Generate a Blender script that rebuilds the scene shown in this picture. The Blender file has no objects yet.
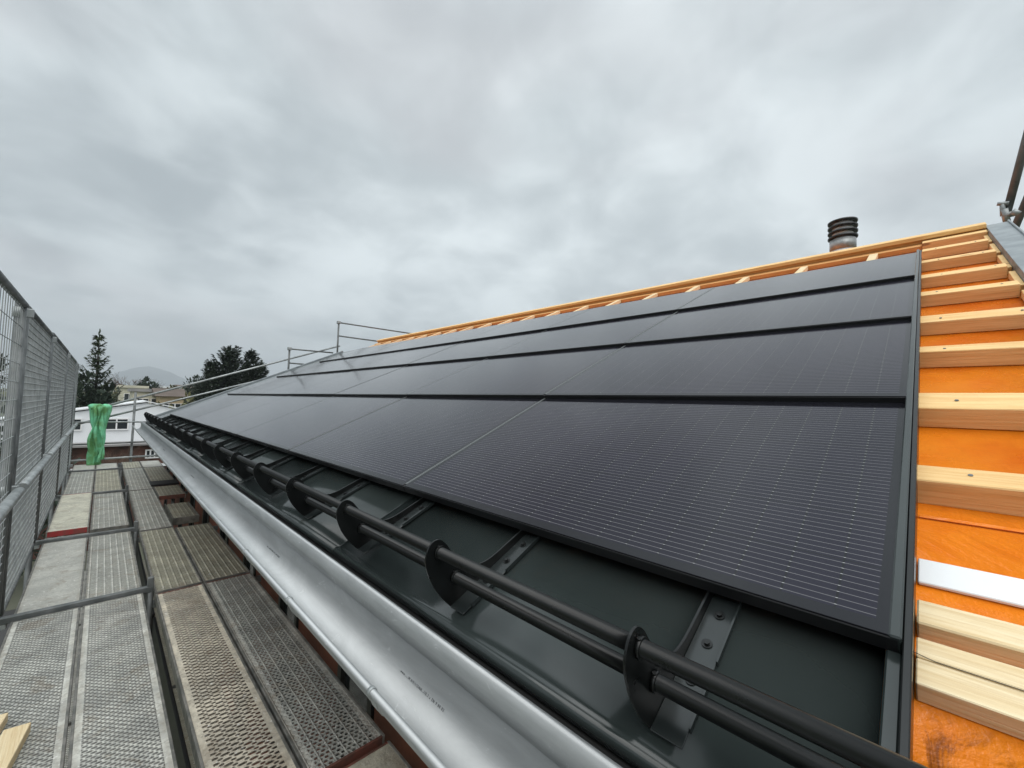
import bpy, bmesh, math, random
from mathutils import Vector, Matrix, noise
random.seed(7)
RAD = math.radians
scene = bpy.context.scene
col = scene.collection
# ------------------------------------------------------------------ camera
cam_d = bpy.data.cameras.new('camera')
cam = bpy.data.objects.new('camera', cam_d); col.objects.link(cam)
cam_d.sensor_width = 36; cam_d.lens = 413 / 1024 * 36
cam_d.clip_start = 0.02; cam_d.clip_end = 30000
cr = Vector((0.7100394, -0.7035732, 0.0287888))
cu = Vector((-0.0558183, -0.0154821, 0.9983209))
cf = Vector((0.7019461, 0.7104541, 0.0502652))
cam.matrix_world = Matrix(((cr.x, cu.x, -cf.x, 0), (cr.y, cu.y, -cf.y, 0), (cr.z, cu.z, -cf.z, 0), (0, 0, 0, 1)))
scene.camera = cam
scene.view_settings.view_transform = 'Standard'
scene.view_settings.look = 'None'
scene.view_settings.exposure = 0.5
scene.view_settings.gamma = 1
scene.render.engine = 'CYCLES'
scene.cycles.max_bounces = 8
scene.cycles.transparent_max_bounces = 24

# ------------------------------------------------------------------ node expression helper
class NT:
    def __init__(s, tree): s.t = tree; s.n = tree.nodes; s.l = tree.links
    def node(s, kind, **kw):
        n = s.n.new(kind)
        for k, v in kw.items(): setattr(n, k, v)
        return n
    def put(s, sock, v):
        if isinstance(v, bpy.types.NodeSocket): s.l.new(v, sock)
        elif v is not None:
            if isinstance(v, (tuple, list)) and len(v) == 3 and sock.type == 'RGBA': v = (*v, 1)
            sock.default_value = v
    def m(s, op, a, b=None, c=None, clamp=False):
        n = s.node('ShaderNodeMath', operation=op, use_clamp=clamp)
        s.put(n.inputs[0], a); s.put(n.inputs[1], b); s.put(n.inputs[2], c)
        return n.outputs[0]
    def v(s, op, a, b=None):
        n = s.node('ShaderNodeVectorMath', operation=op)
        s.put(n.inputs[0], a); s.put(n.inputs[1], b)
        return n.outputs[1] if op in ('DOT_PRODUCT', 'LENGTH') else n.outputs[0]
    def xyz(s, vec):
        n = s.node('ShaderNodeSeparateXYZ'); s.put(n.inputs[0], vec); return n.outputs
    def comb(s, x, y, z):
        n = s.node('ShaderNodeCombineXYZ')
        for i, q in enumerate((x, y, z)): s.put(n.inputs[i], q)
        return n.outputs[0]
    def mix(s, f, a, b):
        n = s.node('ShaderNodeMix', data_type='RGBA'); s.put(n.inputs[0], f); s.put(n.inputs[6], a); s.put(n.inputs[7], b)
        return n.outputs[2]
    def ramp(s, v, lo, hi):
        n = s.node('ShaderNodeMapRange', interpolation_type='SMOOTHSTEP'); s.put(n.inputs[0], v)
        n.inputs[1].default_value = lo; n.inputs[2].default_value = hi
        return n.outputs[0]
    def noise(s, vec, scale, detail=4, rough=.55, dist=0):
        n = s.node('ShaderNodeTexNoise'); s.put(n.inputs['Vector'], vec)
        n.inputs['Scale'].default_value = scale; n.inputs['Detail'].default_value = detail
        n.inputs['Roughness'].default_value = rough; n.inputs['Distortion'].default_value = dist
        return n.outputs[0]
    def scale(s, vec, k): return s.v('MULTIPLY', vec, tuple(k))

# ------------------------------------------------------------------ world: overcast sky
SUN_EL, SUN_AZ = 56, -150      # azimuth measured from +Y, clockwise positive
world = bpy.data.worlds.new('World'); scene.world = world; world.use_nodes = True
w = NT(world.node_tree); w.n.clear()
out = w.node('ShaderNodeOutputWorld'); bg = w.node('ShaderNodeBackground')
sky = w.node('ShaderNodeTexSky', sky_type='NISHITA', sun_disc=False)
sky.sun_elevation = RAD(SUN_EL); sky.sun_rotation = RAD(SUN_AZ); sky.dust_density = 3
geo = w.node('ShaderNodeTexCoord').outputs['Generated']
d = w.v('NORMALIZE', geo)
dx, dy, dz = w.xyz(d)
den = w.m('ADD', w.m('MAXIMUM', dz, 0.0), 0.34)
pl = w.comb(w.m('DIVIDE', dx, den), w.m('DIVIDE', dy, den), 0.0)
n1 = w.noise(w.v('ADD', pl, (3.1, 1.7, 0.0)), 1.55, 5, .50, .25)
n2 = w.noise(w.v('ADD', pl, (9.3, 4.2, 2.0)), 4.0, 5, .50, .35)
n3 = w.noise(w.v('ADD', pl, (1.3, 7.2, 5.0)), 1.3, 3, .5)
cl = w.m('ADD', w.m('MULTIPLY', n1, .56), w.m('MULTIPLY', n2, .44))
# the cloud deck is thinner towards the hidden sun patch above the ridge
patch = w.ramp(w.v('DOT_PRODUCT', d, tuple(Vector((.72, .55, .38)).normalized())), .72, 1.0)
cl2 = w.m('ADD', w.ramp(cl, .36, .65), w.m('MULTIPLY', patch, .38))
base = w.mix(w.m('MULTIPLY', cl2, .82, clamp=True), (.335, .376, .394), (.685, .742, .758))
base = w.mix(w.m('MULTIPLY', w.ramp(n3, .5, .7), .35), base, (.44, .43, .445))
hz = w.ramp(dz, .16, .0)
base = w.mix(w.m('MULTIPLY', hz, .5), base, (.64, .70, .705))
zen = w.m('ADD', w.m('MULTIPLY', w.ramp(dz, .68, .92), 1.5), 1.0)   # an overcast sky is brightest overhead
base = w.v('MULTIPLY', base, w.comb(zen, zen, zen))
below = w.ramp(dz, 0.0, -.08)
base = w.mix(below, base, (.16, .17, .17))
nish = w.v('MULTIPLY', sky.outputs[0], (.1, .1, .1))
fin = w.mix(.92, nish, base)
w.put(bg.inputs[0], fin); bg.inputs[1].default_value = 1.0
w.l.new(bg.outputs[0], out.inputs[0])
sd = bpy.data.lights.new('sun', 'SUN'); sun = bpy.data.objects.new('sun', sd); col.objects.link(sun)
sd.energy = 1.5; sd.angle = RAD(70); sd.color = (1, .97, .93)
az, el = RAD(SUN_AZ), RAD(SUN_EL)
sdir = Vector((math.sin(az) * math.cos(el), math.cos(az) * math.cos(el), math.sin(el)))
sun.rotation_euler = sdir.to_track_quat('Z', 'Y').to_euler()

# ------------------------------------------------------------------ frames
A = RAD(25)
SV = Vector((math.cos(A), 0, math.sin(A))); NV = Vector((-math.sin(A), 0, math.cos(A))); YV = Vector((0, 1, 0))
HB = .84
def RP(s, y, e=0.0):           # point on the roof: s up the slope, y along the eave, e above the batten plane
    return SV * s + YV * y + NV * (e - HB)
def ray(px, py):
    return (cr * (px - 512) + cu * (384 - py) + cf * 413).normalized()
def aty(px, py, y):
    r = ray(px, py); return r * (y / r.y)
GZ = -7.6                      # ground level below the eye
DZ = -1.6                      # scaffold deck level

# ------------------------------------------------------------------ materials
MATS = {}
def mat(name, base, rough=.6, metal=0.0, fn=None, spec=None):
    m = bpy.data.materials.new(name); m.use_nodes = True
    t = NT(m.node_tree); b = m.node_tree.nodes['Principled BSDF']
    b.inputs['Base Color'].default_value = (*base, 1); b.inputs['Roughness'].default_value = rough
    b.inputs['Metallic'].default_value = metal
    if spec is not None: b.inputs['Specular IOR Level'].default_value = spec
    if fn: fn(t, b)
    MATS[name] = m; return m
def wpos(t): return t.node('ShaderNodeNewGeometry').outputs['Position']
def opos(t): return t.node('ShaderNodeTexCoord').outputs['Object']
def bump(t, b, h, s=.4, dist=.01):
    n = t.node('ShaderNodeBump'); n.inputs['Strength'].default_value = s; n.inputs['Distance'].default_value = dist
    t.put(n.inputs['Height'], h); t.put(b.inputs['Normal'], n.outputs[0])
def varied(c1, c2, scale=3, r1=.5, r2=.7, bs=.15, stretch=(1, 1, 1), detail=6):
    def f(t, b):
        p = t.scale(wpos(t), stretch)
        n = t.noise(p, scale, detail)
        t.put(b.inputs['Base Color'], t.mix(t.ramp(n, .35, .65), c1, c2))
        k = t.noise(p, scale * 6, 4)
        t.put(b.inputs['Roughness'], t.m('ADD', t.m('MULTIPLY', k, r2 - r1), r1))
        if bs: bump(t, b, t.noise(p, scale * 12, 4), bs, .004)
    return f
def wood(c1, c2, c3, rough=.75, wet=0):
    def f(t, b):
        p = wpos(t)
        g = t.noise(t.scale(p, (30, 1.1, 30)), 2.2, 5, .6, .6)
        gg = t.noise(t.scale(p, (90, 3, 90)), 2.0, 3, .6)
        c = t.mix(t.ramp(g, .35, .68), c1, c2)
        c = t.mix(t.m('MULTIPLY', t.ramp(gg, .45, .7), .4), c, c3)
        big = t.noise(t.scale(p, (2, .8, 2)), 1.5, 3)
        c = t.mix(t.m('MULTIPLY', t.ramp(big, .5, .75), .3), c, c3)
        # knots
        vo = t.node('ShaderNodeTexVoronoi'); t.put(vo.inputs['Vector'], t.scale(p, (7, 2.2, 7))); vo.inputs['Scale'].default_value = 1
        kn = t.ramp(vo.outputs['Distance'], .13, .06)
        c = t.mix(t.m('MULTIPLY', kn, .7), c, (.16, .06, .02))
        t.put(b.inputs['Base Color'], c)
        b.inputs['Roughness'].default_value = rough
        bump(t, b, t.m('ADD', g, gg), .5, .003)
    return f
mat('timber', (.6, .4, .2), .7, fn=wood((.90, .62, .29), (.78, .48, .19), (.58, .32, .11)))
mat('timber_pale', (.6, .4, .2), .7, fn=wood((.84, .70, .46), (.72, .55, .31), (.55, .37, .18)))
mat('timber_orange', (.5, .25, .1), .6, fn=wood((.70, .38, .14), (.60, .29, .09), (.42, .19, .05)))
def membrane(t, b):
    p = wpos(t)
    n = t.noise(p, 2.2, 6, .6)
    c = t.mix(t.ramp(n, .35, .65), (.86, .25, .014), (.74, .15, .006))
    st = t.noise(t.scale(p, (1, 2, 1)), 9, 7, .7, 1.0)
    x, y, z = t.xyz(p)
    low = t.ramp(x, 1.06, .98)
    dirt = t.m('MULTIPLY', t.ramp(st, .50, .70), t.m('ADD', t.m('MULTIPLY', low, .75), .05))
    c = t.mix(dirt, c, (.10, .02, .006))
    t.put(b.inputs['Base Color'], c)
    t.put(b.inputs['Roughness'], t.m('ADD', t.m('MULTIPLY', t.noise(p, 5, 4), .3), .12))
    bump(t, b, t.m('ADD', t.m('ADD', t.noise(t.scale(p, (1, .45, 1)), 7, 4, .5, 1.2), t.m('MULTIPLY', t.noise(p, 28, 4), .15)), t.m('MULTIPLY', t.noise(p, 150, 2), .08)), .6, .018)
mat('membrane', (.8, .25, .02), .35, fn=membrane)
def slate(t, b):               # solar glass: fine silver wires along the eave, cell gaps up the slope
    x, y, z = t.xyz(opos(t))   # x up the slope, y along the eave (object space of each module)
    def line(v, pitch, wd):
        f = t.m('FRACT', t.m('DIVIDE', v, pitch)); dd = t.m('ABSOLUTE', t.m('SUBTRACT', f, .5))
        return t.ramp(dd, .5 - wd / pitch, .5 - wd / pitch * .35)
    wire = line(x, .0182, .0009)
    gapy = line(y, .0915, .0030)
    gapx = line(t.m('ADD', x, .0091), .182, .0022)
    inside = t.m('MULTIPLY', t.m('MULTIPLY', t.ramp(x, .028, .030), t.ramp(x, 1.032, 1.030)), t.m('MULTIPLY', t.ramp(y, .030, .032), t.ramp(y, 1.645, 1.643)))
    n = t.noise(wpos(t), 1.3, 5)
    cell = t.mix(t.ramp(n, .3, .7), (.005, .0045, .010), (.009, .008, .017))
    cellid = t.noise(t.v('FLOOR', t.v('DIVIDE', t.comb(x, y, 0.0), (.182, .0915, 1.0))), 3.7, 1)
    cell = t.mix(t.m('MULTIPLY', cellid, .5), cell, (.016, .013, .028))
    cell = t.mix(gapy, cell, (.005, .005, .007))
    wcol = t.m('MULTIPLY', wire, t.m('SUBTRACT', 1.0, t.m('MULTIPLY', gapy, .7)))
    cell = t.mix(t.m('MULTIPLY', wcol, .7), cell, (.25, .245, .25))
    cell = t.mix(gapx, cell, (.006, .006, .008))
    dot = t.m('MULTIPLY', wire, gapy)
    cell = t.mix(t.m('MULTIPLY', dot, .9), cell, (.55, .55, .56))
    c = t.mix(inside, (.009, .009, .012), cell)
    t.put(b.inputs['Base Color'], c)
    sm = t.noise(t.scale(wpos(t), (1, .5, 1)), 3.5, 6, .65, .5)
    t.put(b.inputs['Roughness'], t.m('ADD', t.m('MULTIPLY', t.ramp(sm, .3, .7), .06), .26))
    b.inputs['Coat Weight'].default_value = 1.0; b.inputs['Coat Roughness'].default_value = .12; b.inputs['Coat IOR'].default_value = 1.37
mat('solar_glass', (.02, .02, .03), .25, fn=slate, spec=.0)
mat('black_trim', (.006, .006, .007), .5)
mat('dark_metal', (.045, .05, .052), .4, fn=varied((.026, .033, .032), (.033, .041, .040), 2.5, .11, .20, 0))
mat('joint_metal', (.16, .17, .17), .45, metal=.3)
mat('strap_metal', (.02, .024, .024), .35, fn=varied((.018, .022, .022), (.024, .029, .029), 5, .16, .26, 0))
mat('black_coat', (.017, .018, .019), .42, fn=varied((.004, .0045, .0045), (.007, .008, .008), 4, .24, .34, 0), spec=.4)
def zinc(t, b):
    p = wpos(t)
    n = t.noise(t.scale(p, (1, .25, 1)), 9, 7, .7, .8)
    st = t.noise(t.scale(p, (60, .8, 60)), 1.5, 4)
    c = t.mix(t.ramp(n, .35, .7), (.36, .375, .38), (.44, .455, .46))
    spl = t.noise(t.scale(p, (1, .6, 1)), 16, 8, .75, 1.5)
    c = t.mix(t.m('MULTIPLY', t.ramp(spl, .60, .68), .42), c, (.82, .84, .84))
    t.put(b.inputs['Base Color'], c)
    r = t.m('ADD', t.m('MULTIPLY', n, .10), .47)
    t.put(b.inputs['Roughness'], t.m('ADD', r, t.m('MULTIPLY', t.ramp(spl, .58, .7), .25)))
    bump(t, b, t.m('ADD', st, t.noise(p, 14, 3)), .06, .004)
mat('zinc', (.55, .57, .58), .3, metal=.72, fn=zinc)
mat('galvanised', (.4, .42, .43), .5, metal=.6, fn=varied((.30, .32, .32), (.46, .48, .48), 9, .42, .65, .1))
mat('galvanised_dull', (.2, .22, .22), .6, metal=.35, fn=varied((.12, .13, .13), (.20, .21, .21), 7, .5, .7, .1))
mat('mesh_wire', (.2, .22, .22), .55, metal=.3, fn=varied((.30, .32, .32), (.44, .46, .46), 7, .5, .65, 0))
mat('verge_metal', (.4, .43, .45), .5, metal=.3, fn=varied((.22, .245, .26), (.30, .33, .345), 6, .42, .6, .08))
mat('white_strip', (.78, .79, .80), .4)
mat('ink', (.04, .04, .045), .7)
mat('red_paint', (.42, .03, .035), .55, fn=varied((.40, .03, .035), (.24, .06, .05), 20, .5, .7, .1))
mat('rust_red', (.2, .07, .05), .7, fn=varied((.20, .07, .05), (.12, .06, .045), 20, .6, .8, .1))
mat('black_rubber', (.012, .012, .014), .6)
mat('brick_panel', (.16, .045, .022), .7, fn=varied((.20, .055, .028), (.13, .036, .018), 4, .6, .8, .15))
mat('brick_brown', (.1, .05, .035), .9, fn=varied((.13, .06, .045), (.07, .04, .03), 3, .8, .9, .1))
mat('dark_frame', (.02, .02, .02), .5)
mat('window_glass', (.03, .035, .04), .06)
mat('render_grey', (.30, .30, .28), .9, fn=varied((.32, .31, .29), (.24, .24, .22), 2, .85, .95, .2))
mat('soffit', (.25, .17, .10), .8)
mat('green_net', (.1, .45, .2), .75, fn=varied((.24, .72, .44), (.13, .33, .12), 4, .7, .85, .4))
mat('white_render', (.78, .80, .82), .9, fn=varied((.86, .88, .90), (.80, .82, .84), .4, .85, .95, 0))
mat('white_frame', (.8, .8, .8), .5)
mat('roof_grey', (.30, .29, .28), .8, fn=varied((.34, .33, .32), (.26, .25, .25), .6, .7, .9, 0))
mat('tile_brown', (.12, .09, .07), .85, fn=varied((.13, .10, .085), (.10, .075, .06), .5, .8, .9, 0))
mat('beige_render', (.62, .58, .46), .9, fn=varied((.64, .60, .48), (.50, .48, .38), .25, .85, .95, 0))
mat('tan_render', (.58, .45, .28), .9, fn=varied((.60, .47, .30), (.50, .38, .24), .3, .85, .95, 0))
mat('bark', (.06, .045, .035), .9)
mat('needles', (.03, .05, .025), .75, fn=varied((.030, .052, .022), (.058, .080, .034), .9, .7, .85, 0))
mat('needles_dark', (.02, .035, .025), .8, fn=varied((.020, .036, .022), (.038, .056, .032), .7, .7, .85, 0))
mat('twigs', (.12, .075, .05), .9, fn=varied((.16, .10, .07), (.08, .055, .04), .8, .8, .9, 0))
mat('leaf_brown', (.2, .16, .06), .9, fn=varied((.13, .12, .045), (.09, .10, .04), .2, .8, .9, 0))
mat('hill', (.06, .08, .07), .95, fn=varied((.035, .055, .06), (.05, .07, .07), .004, .9, .95, 0))
mat('ground', (.1, .12, .06), .95, fn=varied((.07, .09, .045), (.13, .13, .10), .08, .9, .95, 0))
mat('asphalt', (.05, .05, .05), .9)
def deck(kind, tint=(1, 1, 1)):
    def f(t, b):
        p = opos(t); x, y, z = t.xyz(p); wp = wpos(t)
        def cell(px, py, ax, ay, ox=0., oy=0.):
            u = t.m('SUBTRACT', t.m('FRACT', t.m('DIVIDE', t.m('ADD', x, (10 + ox) * px), px)), .5)
            v = t.m('SUBTRACT', t.m('FRACT', t.m('DIVIDE', t.m('ADD', y, (60 + oy) * py), py)), .5)
            return t.m('ADD', t.m('POWER', t.m('ABSOLUTE', t.m('DIVIDE', u, ax)), 4.0), t.m('POWER', t.m('ABSOLUTE', t.m('DIVIDE', v, ay)), 2.0))
        def bump_cell(px, py, ax, ay, off=.5):
            row = t.m('FLOOR', t.m('DIVIDE', y, py))
            sh = t.m('MULTIPLY', t.m('MODULO', t.m('ABSOLUTE', row), 2.0), off * px)
            u = t.m('SUBTRACT', t.m('FRACT', t.m('DIVIDE', t.m('ADD', x, t.m('ADD', sh, 5 * px)), px)), .5)
            v = t.m('SUBTRACT', t.m('FRACT', t.m('DIVIDE', t.m('ADD', y, 50 * py), py)), .5)
            e = t.m('ADD', t.m('POWER', t.m('ABSOLUTE', t.m('DIVIDE', u, ax)), 3.0), t.m('POWER', t.m('ABSOLUTE', t.m('DIVIDE', v, ay)), 2.0))
            return e
        edge = t.m('ABSOLUTE', x)
        n = t.noise(wp, 5, 7, .65, .4); n2 = t.noise(wp, 38, 5, .7); n3 = t.noise(t.scale(wp, (1, .5, 1)), 17, 6, .75, 1.2)
        T = lambda c: tuple(a * q for a, q in zip(c, tint))
        c = t.mix(t.ramp(n, .35, .65), T((.45, .45, .415)), T((.72, .715, .65)))
        c = t.mix(t.m('MULTIPLY', t.ramp(n2, .45, .7), .6), c, T((.22, .21, .19)))
        mort = t.ramp(n3, .61, .68)
        hole = None
        if kind == 'slots':      # long open slots, rusty
            e = t.m('MINIMUM', cell(.044, .036, .33, .15), cell(.044, .036, .19, .12, .5, .5))
            lim = t.ramp(edge, .116, .112)
            hole = t.m('MULTIPLY', t.ramp(e, 1.1, .8), lim)
            lip = t.m('MULTIPLY', t.ramp(e, 3.2, 1.0), lim)
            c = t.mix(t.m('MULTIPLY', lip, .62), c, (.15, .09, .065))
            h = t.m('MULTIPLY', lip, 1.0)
        elif kind == 'holes':    # small round holes between ribs
            e = bump_cell(.026, .022, .30, .28)
            lim = t.ramp(edge, .130, .127)
            rib = t.m('ABSOLUTE', t.m('SUBTRACT', t.m('FRACT', t.m('DIVIDE', t.m('ADD', x, .52), .052)), .5))
            ribm = t.ramp(rib, .40, .46)
            hole = t.m('MULTIPLY', t.m('MULTIPLY', t.ramp(e, 1.1, .8), lim), t.m('SUBTRACT', 1.0, ribm))
            h = t.m('ADD', ribm, t.m('MULTIPLY', t.ramp(e, 2.4, 1.0), .5))
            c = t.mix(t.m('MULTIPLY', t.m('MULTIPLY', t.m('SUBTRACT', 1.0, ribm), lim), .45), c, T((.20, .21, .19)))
        elif kind == 'scales':   # pressed arcs
            e = t.m('MINIMUM', cell(.030, .034, .30, .15), cell(.030, .034, .30, .15, .5, .5))
            lim = t.ramp(edge, .132, .129)
            hole = t.m('MULTIPLY', t.m('MULTIPLY', t.ramp(e, .9, .5), lim), .85)
            h = t.m('MULTIPLY', t.ramp(e, 3.5, .8), lim)
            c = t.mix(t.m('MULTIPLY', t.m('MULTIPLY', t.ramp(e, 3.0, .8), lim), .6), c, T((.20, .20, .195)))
        elif kind == 'ribs':
            rib = t.m('ABSOLUTE', t.m('SUBTRACT', t.m('FRACT', t.m('DIVIDE', t.m('ADD', x, .52), .047)), .5))
            h = t.ramp(rib, .30, .44)
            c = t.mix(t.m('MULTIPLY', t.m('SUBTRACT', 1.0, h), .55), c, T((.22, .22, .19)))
            e = bump_cell(.0235, .03, .2, .2)
            hole = t.m('MULTIPLY', t.ramp(e, 1.1, .8), t.m('SUBTRACT', 1.0, h))
        else:                    # plywood-like coated sheet
            h = n2
            c = t.mix(.5, c, T((.40, .39, .35)))
        c = t.mix(t.m('MULTIPLY', mort, .7), c, (.74, .73, .68))
        spk = t.ramp(t.noise(t.v('ADD', wp, (3.3, 1.1, 0.0)), 48, 2, .5), .665, .70)
        c = t.mix(t.m('MULTIPLY', spk, .85), c, (.80, .79, .75))
        br = t.ramp(t.noise(t.v('ADD', wp, (7.1, 2.2, 0.0)), 6.5, 6, .7, .8), .52, .66)
        c = t.mix(t.m('MULTIPLY', br, .45), c, (.26, .20, .135))
        gr = t.ramp(edge, .128, .150)
        c = t.mix(t.m('MULTIPLY', gr, t.m('MULTIPLY', t.ramp(n3, .35, .6), .45)), c, (.34, .30, .24))
        t.put(b.inputs['Base Color'], c); b.inputs['Roughness'].default_value = .62; b.inputs['Metallic'].default_value = .15
        bump(t, b, t.m('ADD', t.m('MULTIPLY', h, 1.0), t.m('MULTIPLY', n2, .35)), .9, .006)
        if hole is not None:
            t.put(b.inputs['Alpha'], t.m('SUBTRACT', 1.0, hole))
    return f
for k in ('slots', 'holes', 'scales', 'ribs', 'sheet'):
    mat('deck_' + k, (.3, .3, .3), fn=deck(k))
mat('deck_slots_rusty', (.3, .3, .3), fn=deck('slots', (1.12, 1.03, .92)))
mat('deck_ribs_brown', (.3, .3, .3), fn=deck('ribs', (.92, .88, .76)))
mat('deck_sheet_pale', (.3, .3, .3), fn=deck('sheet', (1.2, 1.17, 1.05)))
mat('deck_rim', (.26, .26, .24), .6, metal=.3, fn=varied((.13, .13, .12), (.26, .25, .225), 12, .5, .7, .2))

# ------------------------------------------------------------------ mesh helpers
class MB:
    def __init__(s): s.b = bmesh.new()
    def frame_box(s, o, ex, ey, ez, bev=0):
        vs = []
        for k in (0, 1):
            for j in (0, 1):
                for i in (0, 1): vs.append(s.b.verts.new(o + ex * i + ey * j + ez * k))
        fs = [(0, 2, 3, 1), (4, 5, 7, 6), (0, 1, 5, 4), (2, 6, 7, 3), (0, 4, 6, 2), (1, 3, 7, 5)]
        ff = [s.b.faces.new([vs[i] for i in f]) for f in fs]
        if bev:
            es = list({e for f in ff for e in f.edges})
            bmesh.ops.bevel(s.b, geom=es, offset=bev, segments=1, affect='EDGES')
        return s
    def box(s, x0, x1, y0, y1, z0, z1, bev=0):
        return s.frame_box(Vector((x0, y0, z0)), Vector((x1 - x0, 0, 0)), Vector((0, y1 - y0, 0)), Vector((0, 0, z1 - z0)), bev)
    def rbox(s, s0, s1, y0, y1, e0, e1, bev=0):   # box in roof coordinates
        return s.frame_box(RP(s0, y0, e0), SV * (s1 - s0), YV * (y1 - y0), NV * (e1 - e0), bev)
    def tube(s, pts, r, n=10, cap=True):
        pts = [Vector(p) for p in pts]; rings = []
        rr = r if isinstance(r, (list, tuple)) else [r] * len(pts)
        for i, p in enumerate(pts):
            t = (pts[min(i + 1, len(pts) - 1)] - pts[max(i - 1, 0)]).normalized()
            u = t.orthogonal().normalized() if abs(t.z) > .95 else t.cross(Vector((0, 0, 1))).normalized()
            v = t.cross(u).normalized()
            rings.append([s.b.verts.new(p + (u * math.cos(2 * math.pi * k / n) + v * math.sin(2 * math.pi * k / n)) * rr[i]) for k in range(n)])
        for a, b_ in zip(rings, rings[1:]):
            for k in range(n):
                f = s.b.faces.new([a[k], a[(k + 1) % n], b_[(k + 1) % n], b_[k]]); f.smooth = True
        if cap:
            s.b.faces.new(rings[0][::-1]); s.b.faces.new(rings[-1])
        return s
    def poly_extrude(s, pts, d, smooth=False):     # closed polygon pts extruded by vector d
        a = [s.b.verts.new(p) for p in pts]; c = [s.b.verts.new(p + d) for p in pts]
        s.b.faces.new(a[::-1]); s.b.faces.new(c); n = len(a)
        for i in range(n):
            f = s.b.faces.new([a[i], a[(i + 1) % n], c[(i + 1) % n], c[i]]); f.smooth = smooth
        return s
    def sheet(s, prof, d, th):                     # open profile (list of Vector), thickness th along its normal, swept by d
        nrm = []
        for i, p in enumerate(prof):
            t = (prof[min(i + 1, len(prof) - 1)] - prof[max(i - 1, 0)]).normalized(); nrm.append(t.cross(d.normalized()).normalized())
        top = prof; bot = [p - q * th for p, q in zip(prof, nrm)]
        loop = list(top) + bot[::-1]
        a = [s.b.verts.new(p) for p in loop]; c = [s.b.verts.new(p + d) for p in loop]; n = len(loop)
        m = len(prof)
        for i in range(n):
            f = s.b.faces.new([a[i], a[(i + 1) % n], c[(i + 1) % n], c[i]]); f.smooth = (i != m - 1 and i != n - 1)
        for i in range(m - 1):
            s.b.faces.new([a[i], a[n - 1 - i], a[n - 2 - i], a[i + 1]][::-1]); s.b.faces.new([c[i], c[n - 1 - i], c[n - 2 - i], c[i + 1]])
        return s
    def face(s, pts): s.b.faces.new([s.b.verts.new(p) for p in pts]); return s
    def build(s, name, m, parent=None, origin=None, rot=None, recalc=True):
        if recalc: bmesh.ops.recalc_face_normals(s.b, faces=s.b.faces)
        me = bpy.data.meshes.new(name)
        M = Matrix.Translation(origin if origin is not None else Vector())
        if rot is not None: M = M @ rot.to_4x4()
        s.b.transform(M.inverted()); s.b.to_mesh(me); s.b.free()
        me.materials.append(MATS[m] if isinstance(m, str) else m)
        o = bpy.data.objects.new(name, me); col.objects.link(o)
        if parent is not None:
            o.parent = parent; o.matrix_parent_inverse = Matrix.Identity(4)
            o.matrix_basis = PM[parent.name].inverted() @ M
        else: o.matrix_basis = M
        PM[o.name] = M
        return o
PM = {}
def empty(name, loc, label, cat, group=None, rot=None):
    o = bpy.data.objects.new(name, None); col.objects.link(o); o.empty_display_size = .1
    M = Matrix.Translation(Vector(loc))
    if rot is not None: M = M @ rot.to_4x4()
    o.matrix_basis = M; PM[o.name] = M
    o['label'] = label; o['category'] = cat
    if group: o['group'] = group
    return o
def tag(o, label, cat, group=None):
    o['label'] = label; o['category'] = cat
    if group: o['group'] = group
    return o
def copy_tree(o, M, label=None):
    def rec(src, par):
        c = src.copy(); col.objects.link(c)
        if par is not None: c.parent = par
        for ch in list(src.children):
            rec(ch, c)
        return c
    c = rec(o, None); c.matrix_basis = M; PM[c.name] = M
    if label: c['label'] = label
    return c
RROT = Matrix((SV, YV, NV)).transposed()
BEV = .0015

# ------------------------------------------------------------------ setting: ground, hill
def grid_ground():
    m = MB(); N = 60; R = 9000
    def co(i):
        t = i / N * 2 - 1; return math.copysign(abs(t) ** 3, t) * R
    vs = [[m.b.verts.new((co(i), co(j) + 3000, GZ)) for j in range(N + 1)] for i in range(N + 1)]
    for i in range(N):
        for j in range(N): m.b.faces.new([vs[i][j], vs[i + 1][j], vs[i + 1][j + 1], vs[i][j + 1]])
    o = m.build('ground', 'ground'); o['kind'] = 'structure'
grid_ground()
o = MB().box(-40, 60, 17.5, 22.5, GZ - .2, GZ + .004).build('road', 'asphalt'); o['kind'] = 'structure'
def hill():
    m = MB(); nx, ny = 90, 24; rows = []
    for j in range(ny + 1):
        row = []
        for i in range(nx + 1):
            x = -900 + 3400 * i / nx; y = 4000 + 2400 * j / ny
            u = x / 1.0
            env = math.exp(-abs((u - 215) / 270) ** 2.6) * 200 + math.exp(-((u - 780) / 420) ** 2) * 75 + 60 * math.exp(-((u - 1900) / 500) ** 2)
            prof = math.sin(math.pi * min(1, j / ny * 1.0)) ** .6
            z = GZ - 5 + env * prof * (1 + .10 * noise.noise(Vector((x / 160, y / 300, 0)))) + 8 * noise.noise(Vector((x / 60, y / 200, 3))) * prof
            row.append(m.b.verts.new((x * 1.22, y, z * 1.20)))
        rows.append(row)
    for j in range(ny):
        for i in range(nx):
            f = m.b.faces.new([rows[j][i], rows[j][i + 1], rows[j + 1][i + 1], rows[j + 1][i]]); f.smooth = True
    o = m.build('mountain', 'hill'); o['kind'] = 'structure'
hill()

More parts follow.
